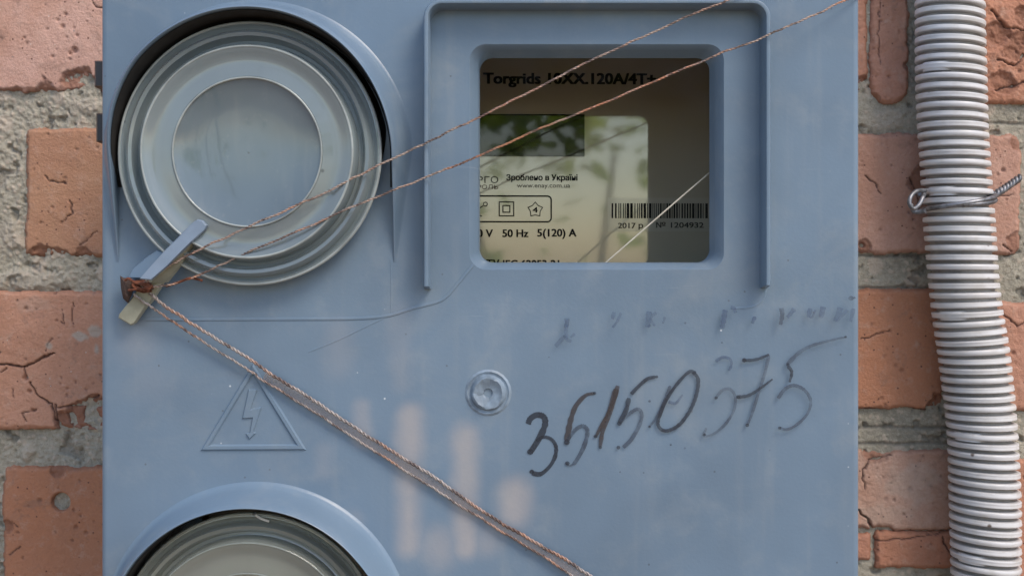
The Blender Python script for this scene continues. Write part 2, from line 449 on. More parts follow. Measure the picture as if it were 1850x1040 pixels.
# ------------------------------------------------------------------ brick wall
wall = empty('brick_wall', (0, 0.14, 0))
tag(wall, 'weathered red brick wall with crumbling grey mortar behind the meter box', 'wall')
wall.location = (0, 0, 0)
def axis(a, b, fine, step, coarse):
    v = []; x = a
    while x < b:
        v.append(x)
        x += step if any(f0 - coarse <= x <= f1 for f0, f1 in fine) else coarse
    v.append(b); return np.array(v, float)
FX = [(-30, 215), (1515, 1880)]; FY = [(-35, 1075)]
def brick(x0, x1, y0, y1, c, seed, proud=1.6, rnd=14, rag=5, chips=(), cracks=(), pits=(), smear=(), rough=0.35, taper=None):
    vis = any(x1 > a and x0 < b for a, b in FX) and y1 > -35 and y0 < 1075
    mg = 9
    xs = axis(x0 - mg, x1 + mg, FX if vis else [], 2.0, 30.0); ys = axis(y0 - mg, y1 + mg, FY if vis else [], 2.0, 30.0)
    X, Y = np.meshgrid(xs, ys)
    qx = np.abs(X - (x0 + x1) / 2) - (x1 - x0) / 2 + rnd; qy = np.abs(Y - (y0 + y1) / 2) - (y1 - y0) / 2 + rnd
    sd = -(np.hypot(np.maximum(qx, 0), np.maximum(qy, 0)) + np.minimum(np.maximum(qx, qy), 0) - rnd)
    sd = sd + rag * fbm(X / 34, Y / 34, seed, 3) + 2.2 * fbm(X / 8, Y / 8, seed + 3, 2)
    H = proud + 0.45 * fbm(X / 70, Y / 70, seed + 11, 3) + rough * fbm(X / 14, Y / 14, seed + 21, 4, 0.6)
    H = H + (0.10 + 0.25 * rough) * fbm(X / 4.2, Y / 4.2, seed + 27, 3, 0.8)
    W = np.zeros(X.shape + (3,))
    # scattered pinholes
    d, v = cells(X / 13, Y / 13, seed + 31); rp = 0.05 + 1.5 * np.clip(v - 0.90, 0, 1); m = (v > 0.90) * sstep(rp + .06, rp - .02, d + 0.12 * fbm(X / 4, Y / 4, seed + 33, 2)); H -= 0.45 * m; W[..., 1] = np.maximum(W[..., 1], 0.45 * m * (v * 7 % 1))
    for (cx, cy, r, dep) in chips:
        e = np.hypot(X - cx, Y - cy) / r + 0.45 * fbm(X / 20, Y / 20, seed + 41, 4)
        m = sstep(1.0, 0.72, e); H -= dep * m * (0.8 + 0.5 * fbm(X / 9, Y / 9, seed + 43, 3)); W[..., 0] = np.maximum(W[..., 0], m)
        W[..., 1] = np.maximum(W[..., 1], 0.5 * sstep(0.10, 0.0, np.abs(e - 0.93)))
    for (pts, wd, dep) in cracks:
        dd = seg_dist(X + 3.5 * fbm(X / 9, Y / 9, seed + 51, 2), Y + 3.5 * fbm(X / 9 + 50, Y / 9, seed + 52, 2), pts)
        wd = wd * (0.55 + 0.5 * vnoise(X / 15, Y / 15, seed + 53)); m = sstep(0, 1, (wd + 0.9 - dd) / (wd * 0.6 + 0.9)); H -= dep * m; W[..., 1] = np.maximum(W[..., 1], m)
    for (cx, cy, r, dep) in pits:
        m = sstep(r + 2, r - 3, np.hypot(X - cx, Y - cy)); H -= dep * m; W[..., 1] = np.maximum(W[..., 1], 0.35 * m)
    for (cx, cy, rx, ry, k) in smear:
        e = np.hypot((X - cx) / rx, (Y - cy) / ry) + 0.7 * fbm(X / 22, Y / 22, seed + 61, 4)
        m = k * sstep(1.0, 0.5, e); W[..., 2] = np.maximum(W[..., 2], m); H += 0.25 * m * (0.5 + fbm(X / 6, Y / 6, seed + 63, 2))
    edge = sstep(0, 8, sd)
    H = H - 1.5 * (1 - edge) - np.clip(-sd, 0, 4) * 4.0
    W[..., 0] = np.maximum(W[..., 0], 0.55 * sstep(7, 1, sd))
    o = sheet('brick', xs, ys, H * 0.001, M_BRICK, wall, W)
    o.color = (*c, 1)
    return o
PINK = (0.62, 0.385, 0.31); SALM = (0.54, 0.26, 0.17); ORNG = (0.50, 0.225, 0.125); TAN = (0.47, 0.265, 0.16); PALE = (0.54, 0.33, 0.26)
# course of the photo's top edge
brick(-720, 305, -75, 166, PINK, 1, 2.2, 10, 4, chips=[(142, 158, 36, 3.2), (178, 160, 26, 2.8), (85, 172, 28, 2.6), (20, 176, 22, 2.2)],
      cracks=[([(166, -4), (174, 12), (190, 20)], 1.2, 1.0)],
      pits=[(137, 92, 6, 1.5), (116, 50, 4, 1.2), (121, 28, 3.5, 1.2), (107, 38, 3, 1), (98, 104, 3, 1), (47, 70, 2.5, 1), (142, 66, 3, 1), (130, 98, 4, 1.4)], rough=0.22)
brick(345, 1030, -75, 172, SALM, 2)
brick(1070, 1566, -75, 172, SALM, 3, 1.4, 22, 6, chips=[(1560, 160, 24, 3)])
brick(1572, 1641, -75, 186, (0.50, 0.255, 0.175), 4, 1.6, 30, 5, chips=[(1640, 120, 12, 1.0), (1575, 180, 14, 1.4)], pits=[(1590, 40, 3, 1), (1605, 140, 3, 1)], cracks=[([(1590, -5), (1585, 60), (1590, 120)], .8, .6)], rough=0.5)
brick(1684, 2300, -75, 188, (0.53, 0.25, 0.16), 5, 1.8, 16, 6, chips=[(1800, 60, 26, 1.8), (1835, 90, 30, 2.0), (1810, 150, 26, 1.6), (1850, 30, 20, 1.5)],
      cracks=[([(1790, 20), (1815, 50), (1850, 55)], 2, 1.5), ([(1800, 110), (1830, 120), (1850, 100)], 2, 1.5), ([(1795, 165), (1850, 150)], 2, 1.2)], rough=0.9)
# second course
brick(-480, -12, 230, 465, SALM, 6)
brick(46, 540, 231, 464, TAN, 7, 1.2, 12, 4, chips=[(70, 462, 26, 2.6), (110, 472, 24, 1.8), (150, 470, 22, 1.6)],
      cracks=[([(82, 316), (92, 328), (120, 331)], 1.2, 0.9), ([(128, 362), (131, 385), (112, 400)], 1.2, 0.9), ([(145, 445), (178, 418)], 0.8, 0.6)], pits=[(96, 375, 2.5, 1)], rough=0.16)
brick(580, 1070, 230, 465, PINK, 8)
brick(1110, 1843, 241, 459, PALE, 9, 1.6, 16, 6, chips=[(1658, 330, 26, 0.8), (1836, 438, 22, 1.5), (1838, 255, 18, 1.5), (1560, 445, 14, 1.5)],
      cracks=[([(1562, 318), (1580, 335), (1590, 350)], 1.2, 1), ([(1640, 322), (1655, 345), (1660, 380)], 1.6, 1.2), ([(1808, 440), (1826, 455)], 1.4, 1), ([(1790, 356), (1830, 352)], 0.8, .6)],
      pits=[(1557, 443, 5, 2), (1810, 308, 4, 1.2), (1590, 415, 3, 1)], rough=0.25)
brick(1885, 2400, 241, 459, SALM, 10, 1.2)
# third course
brick(-420, 560, 526, 774, (0.60, 0.32, 0.215), 11, 2.2, 10, 4, chips=[(150, 752, 30, 2.6), (120, 762, 22, 2.4), (180, 748, 26, 2.4), (175, 724, 14, 1.6)],
      cracks=[([(-20, 655), (20, 657), (47, 663), (70, 650), (100, 638)], 1.5, 1.8), ([(47, 663), (50, 680)], 1.6, 1.8), ([(58, 690), (75, 715), (95, 728), (104, 758)], 1.3, 1.5),
              ([(104, 730), (108, 770)], 2.0, 1.5), ([(110, 735), (150, 730), (178, 715)], 1.4, 1.2), ([(50, 758), (45, 745), (70, 738)], 0.9, 0.8),
              ([(85, 632), (97, 612)], 0.9, 0.6), ([(133, 545), (134, 585)], 1.1, 0.7), ([(-10, 640), (5, 635)], 1, 1), ([(112, 580), (118, 586), (114, 560)], .7, .5), ([(28, 715), (25, 700)], .8, .6), ([(5, 672), (15, 664)], 0.9, 0.9)],
      pits=[(49, 682, 5, 1.8), (57, 706, 4, 1.4), (50, 557, 3.5, 1), (63, 740, 4, 1.2), (125, 701, 2.5, 1)],
      smear=[(150, 606, 20, 10, 1.0), (172, 600, 16, 14, 1.0), (92, 625, 9, 8, .9), (178, 628, 8, 14, 1.0), (70, 550, 40, 16, .25)], rough=0.28)
brick(600, 1110, 526, 774, SALM, 12)
brick(1150, 1703, 521, 739, ORNG, 13, 2.0, 14, 5, chips=[(1700, 735, 30, 3.0)],
      cracks=[([(1552, 612), (1575, 606), (1605, 595)], 1.2, 0.8), ([(1553, 738), (1620, 741), (1690, 735)], 2.5, 1.2)],
      pits=[(1595, 642, 3.5, 0.5), (1616, 660, 4, 0.5), (1626, 668, 4, .5), (1590, 718, 3.5, 0.5), (1606, 597, 3, .5), (1660, 620, 2, .6)], rough=0.18)
brick(1738, 2400, 546, 742, (0.52, 0.27, 0.19), 14, 1.5, 14, 6, cracks=[([(1812, 570), (1835, 590), (1850, 580)], 1.4, 1)], pits=[(1828, 637, 4, 1)], rough=0.4)
# fourth course
brick(-500, -34, 842, 1090, SALM, 15, 0.5)
brick(8, 530, 842, 1090, (0.49, 0.215, 0.115), 16, 1.8, 8, 5, chips=[(105, 848, 14, 1.2), (14, 950, 12, 1.5)], pits=[(112, 905, 16, 5.0), (140, 950, 3.5, 1), (158, 960, 3, 1), (75, 902, 4, .8)],
      cracks=[([(20, 1000), (40, 985)], .8, .6), ([(24, 940), (36, 950)], .8, .6)], rough=0.22)
brick(570, 1090, 842, 1090, PINK, 17)
brick(1130, 1735, 812, 956, (0.52, 0.34, 0.265), 18, 1.5, 10, 7, chips=[(1580, 812, 26, 1.6)],
      cracks=[([(1562, 880), (1556, 850), (1570, 830), (1610, 822)], 1.4, 1.2), ([(1552, 922), (1568, 940), (1578, 958)], 2.4, 2.5)],
      pits=[(1642, 882, 5, .5), (1598, 900, 4, .5)], smear=[(1650, 870, 60, 40, .35), (1600, 925, 60, 20, .3)], rough=0.45)
brick(1130, 1574, 962, 1014, (0.52, 0.25, 0.17), 19, 0.9, 6, 4, rough=0.35)
brick(1580, 1735, 958, 1026, (0.50, 0.225, 0.14), 20, 1.9, 6, 4, cracks=[([(1700, 970), (1715, 1000), (1725, 1005)], 1.4, 1), ([(1580, 975), (1640, 972), (1700, 960)], 1, .7)], pits=[(1608, 1009, 2.5, .8)], rough=0.35)
brick(1815, 2400, 828, 1050, SALM, 21, 1.4, 14, 6)
# courses above and below the frame
for k, (ya, yb) in enumerate(((-380, -140), (1155, 1390), (1455, 1690), (-685, -445))):
    x = -900 - 260 * (k % 2)
    while x < 2600:
        brick(x, x + 960, ya, yb, random.choice((SALM, ORNG, PINK)), 40 + k * 10 + int(x) % 7); x += 1000
# mortar bed
xs = axis(-1200, 3000, FX, 2.0, 40.0); ys = axis(-720, 1720, FY, 2.0, 40.0)
X, Y = np.meshgrid(xs, ys)
H = -0.9 + 0.9 * fbm(X / 60, Y / 60, 201, 3) + 0.9 * fbm(X / 12, Y / 12, 211, 4, 0.7)
right = sstep(1300, 1500, X)
H = H * (1 - 0.45 * right) - 0.5 * right
d1, v1 = cells(X / 9, Y / 9, 221); peb = (v1 > 0.45) * np.clip(1 - d1 / 0.55, 0, 1); H += 0.7 * peb * (1 - 0.6 * right)
d2, v2 = cells(X / 40, Y / 40, 231); big = (v2 > 0.72) * np.clip(1 - d2 / 0.42, 0, 1) ** 0.5; H += 0.7 * big * (1 - right)
W = np.zeros(X.shape + (3,)); W[..., 0] = np.maximum((v1 > 0.82) * sstep(0.5, 0.3, d1), (v2 > 0.85) * sstep(0.45, 0.3, d2)) * 0.9
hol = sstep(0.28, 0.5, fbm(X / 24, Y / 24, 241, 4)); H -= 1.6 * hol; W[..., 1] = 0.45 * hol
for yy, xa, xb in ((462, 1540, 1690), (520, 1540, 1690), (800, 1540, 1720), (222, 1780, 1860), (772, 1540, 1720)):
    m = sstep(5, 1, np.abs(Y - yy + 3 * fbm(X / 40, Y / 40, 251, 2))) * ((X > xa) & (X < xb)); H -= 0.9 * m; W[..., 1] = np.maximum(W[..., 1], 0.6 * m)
for cx, cy, rx, ry, hh in ((60, 505, 90, 26, 1.8), (20, 430, 30, 40, 1.2), (50, 815, 16, 22, 1.8), (1600, 215, 50, 25, .8), (150, 190, 40, 20, .8)):
    e = np.hypot((X - cx) / rx, (Y - cy) / ry) + 0.4 * fbm(X / 18, Y / 18, 261, 3); m = sstep(1, 0.4, e); H += hh * m; W[..., 0] = np.maximum(W[..., 0], 0.45 * m)
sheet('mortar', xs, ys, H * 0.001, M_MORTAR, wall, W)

# ------------------------------------------------------------------ meter box
mbox = empty('meter_box', Q(867, 1470, WALL))
mbox_loc = mbox.location.copy()
tag(mbox, 'blue-grey plastic meter box with two round covers and a window, fixed to the brick wall', 'meter box')
def part(o): return o
X0, X1, Y0, Y1 = 182, 1553, -95, 1470
loops = []
for k in range(7):
    a = R(90 * k / 6); ins = 11 * (1 - math.sin(a)); hh = -11 * S * (1 - math.cos(a))
    loops.append([Q(x, y, hh) for x, y in rrect(X0 + ins, Y0 + ins, X1 - ins, Y1 - ins, 34 - ins, 8)])
loops.append([Q(x, y, -0.06) for x, y in rrect(X0, Y0, X1, Y1, 34, 8)])
loops.append([Q(x, y, WALL - 0.001) for x, y in rrect(X0, Y0, X1, Y1, 34, 8)])
loft(loops, M_BOX, 'shell', mbox, 60)
# front panel with its openings
LC = [(459, 281), (459, 1153)]          # centres of the two round covers
HC = [(463, 283), (463, 1152)]          # centres of their hoods
WIN = rrect(848, 80, 1308, 487, 30, 8)
def hole_loop(c):
    out = []
    for k in range(96):
        a = 2 * math.pi * k / 96; up = -math.sin(a)
        r = 226 + 18 * min(1, max(0, (up + 0.15) / 0.35)); out.append((c[0] + r * math.cos(a), c[1] + r * math.sin(a)))
    return out
bm = bmesh.new()
for lp in (rrect(X0 + 11, Y0 + 11, X1 - 11, Y1 - 11, 23, 8), hole_loop(LC[0]), hole_loop(LC[1]), WIN):
    vs_ = [bm.verts.new(Q(x, y)) for x, y in lp]
    for a, b in zip(vs_, vs_[1:] + vs_[:1]): bm.edges.new((a, b))
bmesh.ops.triangle_fill(bm, edges=bm.edges[:], use_beauty=True, use_dissolve=False)
me = bpy.data.meshes.new('front_panel'); bm.to_mesh(me); bm.free()
objm('front_panel', me, M_PANEL, mbox, False)
for c in LC:
    hl = hole_loop(c)
    loft([[Q(x, y, h) for x, y in hl] for h in (0, -0.003)], M_BOX, 'hole_edge', mbox)
loft([[Q(x, y, 0) for x, y in WIN],
      [Q(x, y, -0.0006) for x, y in offset_poly(WIN, 3)],
      [P(x, y, -0.0034) for x, y in rrect(863, 93, 1292, 477, 25, 8)],
      [P(x, y, -0.0042) for x, y in rrect(865, 95, 1290, 475, 24, 8)],
      [Q(x, y, -0.0075) for x, y in rrect(866, 98, 1288, 473, 24, 8)]], M_BOX, 'window_bevel', mbox, 50)
# hoods over the covers
HH = 0.0172
for (cx, cy) in HC:
    path = []
    yb = cy + 190
    for k in range(24): path.append((cx - 249, yb - (yb - cy) * k / 24, -1, 0))
    for k in range(73):
        a = math.pi + math.pi * k / 72; path.append((cx + 249 * math.cos(a), cy + 249 * math.sin(a), math.cos(a), math.sin(a)))
    for k in range(1, 25): path.append((cx + 249, cy + (yb - cy) * k / 24, 1, 0))
    n = len(path); rows = []
    for (x, y, nx, ny) in path:
        t = (yb - y) / (yb - (cy - 249)); g = min(1, t * 1.25) ; g = g * g * (3 - 2 * g) * 0.25 + g * 0.75
        h = HH * g + 0.0001; w = 6 + 23 * min(1, t * 2.2)
        prof = [(1.25 * w, -0.0002), (1.05 * w, 0.015 * h), (0.9 * w, 0.07 * h), (0.75 * w, 0.2 * h), (0.55 * w, 0.45 * h), (0.36 * w, 0.72 * h), (0.22 * w, 0.91 * h), (0.10 * w, 0.985 * h), (0.04 * w, h), (0, 0.985 * h), (-0.6, 0.93 * h), (-1.2, 0.5 * h), (-1.5, -0.001)]
        rows.append([Q(max(x + nx * o, 187 + 0.25 * (1.25 * w - o)), y + ny * o, hh) for o, hh in prof])
    m = len(rows[0])
    hd = obj('hood', [p for r_ in rows for p in r_], grid_faces(n, m), M_BOX, mbox, True, 55)
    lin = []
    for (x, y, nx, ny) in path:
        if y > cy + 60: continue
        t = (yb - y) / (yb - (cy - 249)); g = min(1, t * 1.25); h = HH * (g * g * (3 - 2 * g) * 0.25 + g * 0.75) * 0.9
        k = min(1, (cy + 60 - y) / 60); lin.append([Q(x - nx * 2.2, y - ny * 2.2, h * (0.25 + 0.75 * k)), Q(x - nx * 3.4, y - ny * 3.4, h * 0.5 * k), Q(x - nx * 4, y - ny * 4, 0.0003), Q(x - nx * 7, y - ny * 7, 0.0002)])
    obj('seal_lining', [p for r_ in lin for p in r_], grid_faces(len(lin), 4), M_SHADE_LINING, hd, True, 55)  # added dark strip that paints the shade of the gap under the hood
# round covers
def lathe(c, prof, n=128, conv=Q, wob=0.0, seed=0):
    v = []
    for i, (r, z) in enumerate(prof):
        for k in range(n):
            a = 2 * math.pi * k / n
            rr = r * (1 + wob * math.sin(3 * a + seed) + wob * 0.6 * math.sin(7 * a + 2 * seed + i * .4))
            v.append(conv(c[0] + rr * math.cos(a), c[1] + rr * math.sin(a), z))
    return v, grid_faces(len(prof), n, True)
mm = 0.001
lidprof = [(222, -9), (226, 3), (231, 4.2), (234, 5.0), (234.5, 5.9), (232, 6.9), (228, 7.0), (224, 6.2), (221, 6.0), (219, 6.6), (217, 8.4), (213, 9.2), (207, 8.9), (204, 7.2), (200, 6.0), (195, 6.4),
           (191.5, 9.6), (188, 11.2), (184, 11.8), (176, 11.4), (170, 10.8), (160, 10.6), (150, 10.7), (133.5, 10.9), (128, 10.6), (118, 9.9), (80, 8.9), (30, 8.5), (1, 8.5)]
def make_lid(c, mat):
    v, f = lathe(c, [(r, z * mm) for r, z in lidprof], 160, Q, 0.0012, c[1])
    # a slightly thick shell so that light bends through it
    v2, f2 = lathe(c, [(max(0.5, r - 7 if r > 190 else r), z * mm - 0.0019) for r, z in lidprof], 160, Q, 0.0012, c[1])
    cut = [i for i, q in enumerate(lidprof) if q[0] == 133.5][0] * 160
    o = Mesh().add(v[:cut + 160], f[:cut]).build('round_cover', mat, mbox, True, 35)
    Mesh().add(v[cut:], [tuple(i - cut for i in q) for q in f[cut:]]).build('centre_disc', M_DISC if mat is M_LID else mat, o, True, 35)
    for r0, w0, z0 in ((131, 1.9, 10.95), (185.5, 2.6, 11.45), (232, 3.0, 6.5)):
        v, f = lathe(c, [(r0 + w0 * math.cos(q * .698), z0 * mm + w0 * S * 1.2 * math.sin(q * .698)) for q in range(10)], 160, Q, 0.0012, c[1])
        obj('raised_ring', v, f, M_RING if mat is M_LID else M_LID2, o, True, 60)
    # bezel seen through the cover: the breaker well behind it
    v, f = lathe(c, [(219, -0.010), (170, -0.004), (166, -0.001)], 96)
    obj('well', v, f, M_INNER, o, True, 35)
    v, f = lathe((c[0] + 6, c[1] + 7), [(166, -0.001), (163, 0.003), (142, 0.003), (136, 0.0)], 96)
    obj('gasket', v, f, M_OLIVE, o, True, 35)
    v, f = lathe((c[0] + 6, c[1] + 7), [(136, 0.0), (100, 0.001), (2, 0.001)], 96)
    obj('breaker_face', v, f, M_INNER, o, True, 35)
    return o
lid = make_lid(LC[0], M_LID); lid2 = make_lid(LC[1], M_LID2)
# small chip-like burr on the first cover's rim, a splinter on the second
v, f = tube(spline([P(462, 930, .0075), P(472, 936, .0082), P(486, 941, .0078)], 5), 0.0004, 6); obj('splinter', v, f, M_SCRATCH, lid2)
for (a, b) in (((624, 434), (636, 422)), ((615, 443), (621, 437))):
    v, f = tube(spline([P(*a, .0055), P((a[0] + b[0]) / 2 + 1.2, (a[1] + b[1]) / 2 + 1.2, .0062), P(*b, .0055)], 4), 0.0005, 6); obj('burr', v, f, M_LID, lid)

# locking lever on the first cover
def slab(poly, h0, h1, mat, name, parent, bev=1.2):
    """poly: [(px,py,h)] outline seen from the front; thickness downwards"""
    n = len(poly); v = [P(x, y, h) for x, y, h in poly]
    mid = sum(v, Vector()) / n
    top = [p + Vector((0, -0.0004, 0)) + (mid - p).normalized() * 0.0004 for p in v]
    bot = [p + Vector((0, h0, 0)) for p in v]
    fs = [tuple(range(n))] + [(i, (i + 1) % n, n + (i + 1) % n, n + i) for i in range(n)] + [(n + i, n + (i + 1) % n, 2 * n + (i + 1) % n, 2 * n + i) for i in range(n)] + [tuple(range(2 * n, 3 * n))]
    return obj(name, top + v + bot, fs, mat, parent, True, 40)
lever = slab([(349, 401, .0125), (357, 396, .0125), (366, 398, .0125), (374, 407, .0125), (371, 414, .0125), (345, 438, .0135), (300, 482, .0145), (272, 506, .0145), (252, 504, .0140), (275, 478, .0145), (296, 454, .0140), (322, 428, .0130)],
             0.0016, 0, M_LATCH, 'locking_lever', lid)
slab([(369, 414, .0108), (366, 424, .0085), (340, 452, .0085), (327, 476, .0085), (300, 510, .0075), (270, 512, .0085), (300, 483, .0122), (345, 439, .0118)], 0.003, 0, M_TAB, 'lever_side', lid)
slab([(288, 497, .0072), (296, 507, .0070), (272, 546, .0060), (264, 553, .0055), (242, 584, .0045), (236, 587, .0045), (214, 574, .0045), (215, 568, .0048), (236, 541, .0065), (250, 520, .0072), (268, 500, .0072)], 0.0028, 0, M_TAB, 'lever_tab', lid)
slab([(284, 452, .0060), (296, 454, .0060), (296, 462, .0065), (256, 503, .0070), (232, 502, .0050), (240, 486, .0050), (262, 466, .0055)], 0.004, 0, M_BOX, 'lever_socket', lid)

# rim round the window (open at the bottom), a thin standing rib
def strip(path, half, h, mat, name, closed=False, parent=mbox, base=0.0, taper_ends=True):
    """rounded rib along a px path"""
    n = len(path); rows = []
    for i, (x, y) in enumerate(path):
        a = path[i - 1] if (i or closed) else path[i]; b = path[(i + 1) % n] if (i < n - 1 or closed) else path[i]
        t = Vector((b[0] - a[0], b[1] - a[1])).normalized(); nx, ny = -t.y, t.x
        hh = h * (0.25 if (taper_ends and not closed and i in (0, n - 1)) else 1)
        prof = [(-1.15, base - .0002), (-1.0, base + .12 * hh), (-.86, base + .85 * hh), (-.5, base + .98 * hh), (0, base + hh), (.5, base + .98 * hh), (.86, base + .85 * hh), (1.0, base + .12 * hh), (1.15, base - .0002)]
        rows.append([Q(x + nx * o * half, y + ny * o * half, z) for o, z in prof])
    m = len(rows[0]); f = grid_faces(n, m)
    if closed: f += [((n - 1) * m + j, (n - 1) * m + j + 1, j + 1, j) for j in range(m - 1)]
    else: f += [tuple(range(m)), tuple(range((n - 1) * m, n * m))]
    return obj(name, [p for r_ in rows for p in r_], f, mat, parent, True, 50)
U = [(773, 522), (773, 517)] + [(773, 500 - k * 24) for k in range(19)] 
U += [(801 - 28 * math.cos(R(90 * k / 10)), 41 - 28 * math.sin(R(90 * k / 10))) for k in range(11)]
U += [(801 + 27 * k, 13) for k in range(1, 21)]
U += [(1351 + 28 * math.sin(R(90 * k / 10)), 41 - 28 * math.cos(R(90 * k / 10))) for k in range(11)]
U += [(1379, 60 + k * 24) for k in range(19)] + [(1379, 515), (1379, 520)]
strip(U, 6.0, 0.0085, M_BOX, 'window_rim')
# moulding lines
for pth, w_, h_ in (([(250, 577), (350, 577), (520, 576), (640, 575), (700, 570), (745, 557), (790, 545), (806, 536), (820, 521), (856, 477)], 2.6, .00028),
                ([(1384, 524), (1381, 536), (1374, 546), (1362, 553), (1345, 556), (1325, 557)], 1.8, .00013),
                ([(700, 571), (660, 590), (610, 614), (556, 636)], 1.4, .00012), ([(706, 470), (707, 520), (706, 566)], 1.4, .0001)):
    strip([tuple(p)[:2] for p in [(v_.x, v_.y) for v_ in spline([Vector((a, b, 0)) for a, b in pth], 5)]], w_, h_, M_PANEL, 'moulded_line')
# warning triangle
tri = [(457, 655), (555, 813), (361, 814)]
def ridge_loop(poly, half, h, name, parent):
    a = poly; b = offset_poly(poly, half * 0.55); c = offset_poly(poly, half * 1.45); d = offset_poly(poly, half * 2)
    n = len(poly); v = [Q(x, y, -.0001) for x, y in a] + [Q(x, y, h) for x, y in b] + [Q(x, y, h) for x, y in c] + [Q(x, y, -.0001) for x, y in d]
    return obj(name, v, grid_faces(4, n, True), M_PANEL, parent, False)
tri_o = ridge_loop(tri, 6.0, 0.0007, 'warning_triangle', mbox)
zz = lambda L: [(180 + x / 3.083, 560 + y / 3.083) for x, y in L]
bolt = zz([(828, 438), (884, 438), (846, 548), (908, 534), (862, 676), (876, 682), (836, 722), (812, 686), (834, 680), (848, 602), (792, 606)])
v, f = prism(bolt, -0.0001, 0.0006, 2.2); obj('lightning_bolt', v, f, M_PANEL, tri_o, False)
# screw boss
v, f = lathe((882, 709), [(43, -.0001), (41, .0002), (38, .0005), (35.5, .0002), (33, .0001), (31, .0009), (29, .0016), (26, .0018), (20, .0014), (12, .0009), (8.5, .0007), (7, -.0006), (5, -.003), (.5, -.003)], 22)
rq = random.Random(4)
for i_, p in enumerate(v):
    rr_ = math.hypot(p.x - Q(882, 709).x, p.z - Q(882, 709).z) / S
    if 9 < rr_ < 30: v[i_] = p + Vector((rq.uniform(-.0002, .0002), rq.uniform(-.00022, .00022), rq.uniform(-.0002, .0002)))
bo = obj('screw_boss', v, f, M_BOSS, mbox, True, 20)
v, f = lathe((881, 708), [(6.2, -.0012), (5.4, -.0004), (3.5, -.0002), (.4, -.0002)], 20); obj('screw', v, f, M_DARKPL, bo)
# window pane and its long scratch
v, f = prism(rrect(846, 78, 1310, 489, 28, 6), -0.0098, -0.0078); f.append(tuple(range(len(v) // 2 - 1, -1, -1)))
pane = obj('window_pane', v, f, M_PANE, mbox, False)
v, f = tube(spline([P(1088, 480, -.0112), P(1190, 391, -.0112), P(1297, 299, -.0112)], 6), 0.00028, 6); obj('scratch', v, f, M_SCRATCH, pane)
# hinges on the left flank
for ya, yb, xa in ((110, 157, 171), (205, 256, 174)):
    v, f = box_px(xa, ya, 230, yb, -.052, -.040, P, 2); v += [p + Vector((0, 0.012, 0)) for p in v[:4]]
    f.append((8, 9, 10, 11)); f += [(i, (i + 1) % 4, 8 + (i + 1) % 4, 8 + i) for i in range(4)]
    obj('hinge', v, f, M_DARKPL, mbox, True, 40)
# back plate inside the box
v, f = box_px(X0 + 20, Y0 + 20, X1 - 20, Y1 - 20, -0.136, -0.134, Q); obj('back_plate', v, f, M_INNER, mbox, False)

# hand writing with a marker
zw = lambda L: [(820 + x / 2.5, 520 + y / 2.5) for x, y in L]
_hl = [0.00012]
def stroke_mesh(mesh, pts, w0, w1=None):
    w1 = w0 if w1 is None else w1
    sp = spline([Vector((x, y, 0)) for x, y in zw(pts)], 8); n = len(sp); v = []; f = []
    h0 = _hl[0]; _hl[0] += 0.00004
    for i, p in enumerate(sp):
        t = (sp[min(i + 1, n - 1)] - sp[max(i - 1, 0)]); t = t.normalized() if t.length > 1e-6 else Vector((1, 0, 0)); nn = Vector((-t.y, t.x, 0))
        k = i / (n - 1); w = (w0 + (w1 - w0) * k) * 0.57 * (0.75 if i in (0, n - 1) else 1) * (1 + 0.12 * math.sin(i * 1.7 + p.x))
        hh = h0 + 0.00003 * k
        v += [Q(p.x + nn.x * w, p.y + nn.y * w, hh), Q(p.x - nn.x * w, p.y - nn.y * w, hh)]
    # round ends
    f = [(2 * i, 2 * i + 1, 2 * i + 3, 2 * i + 2) for i in range(n - 1)]
    mesh.add(v, f)
def blob(mesh, x, y, r):
    (cx, cy), = zw([(x, y)]); h0 = _hl[0]; _hl[0] += .00003
    v = [Q(cx + r * math.cos(k * .785) * 1.1, cy + r * math.sin(k * .785), h0) for k in range(8)]; mesh.add(v, [tuple(range(8))])
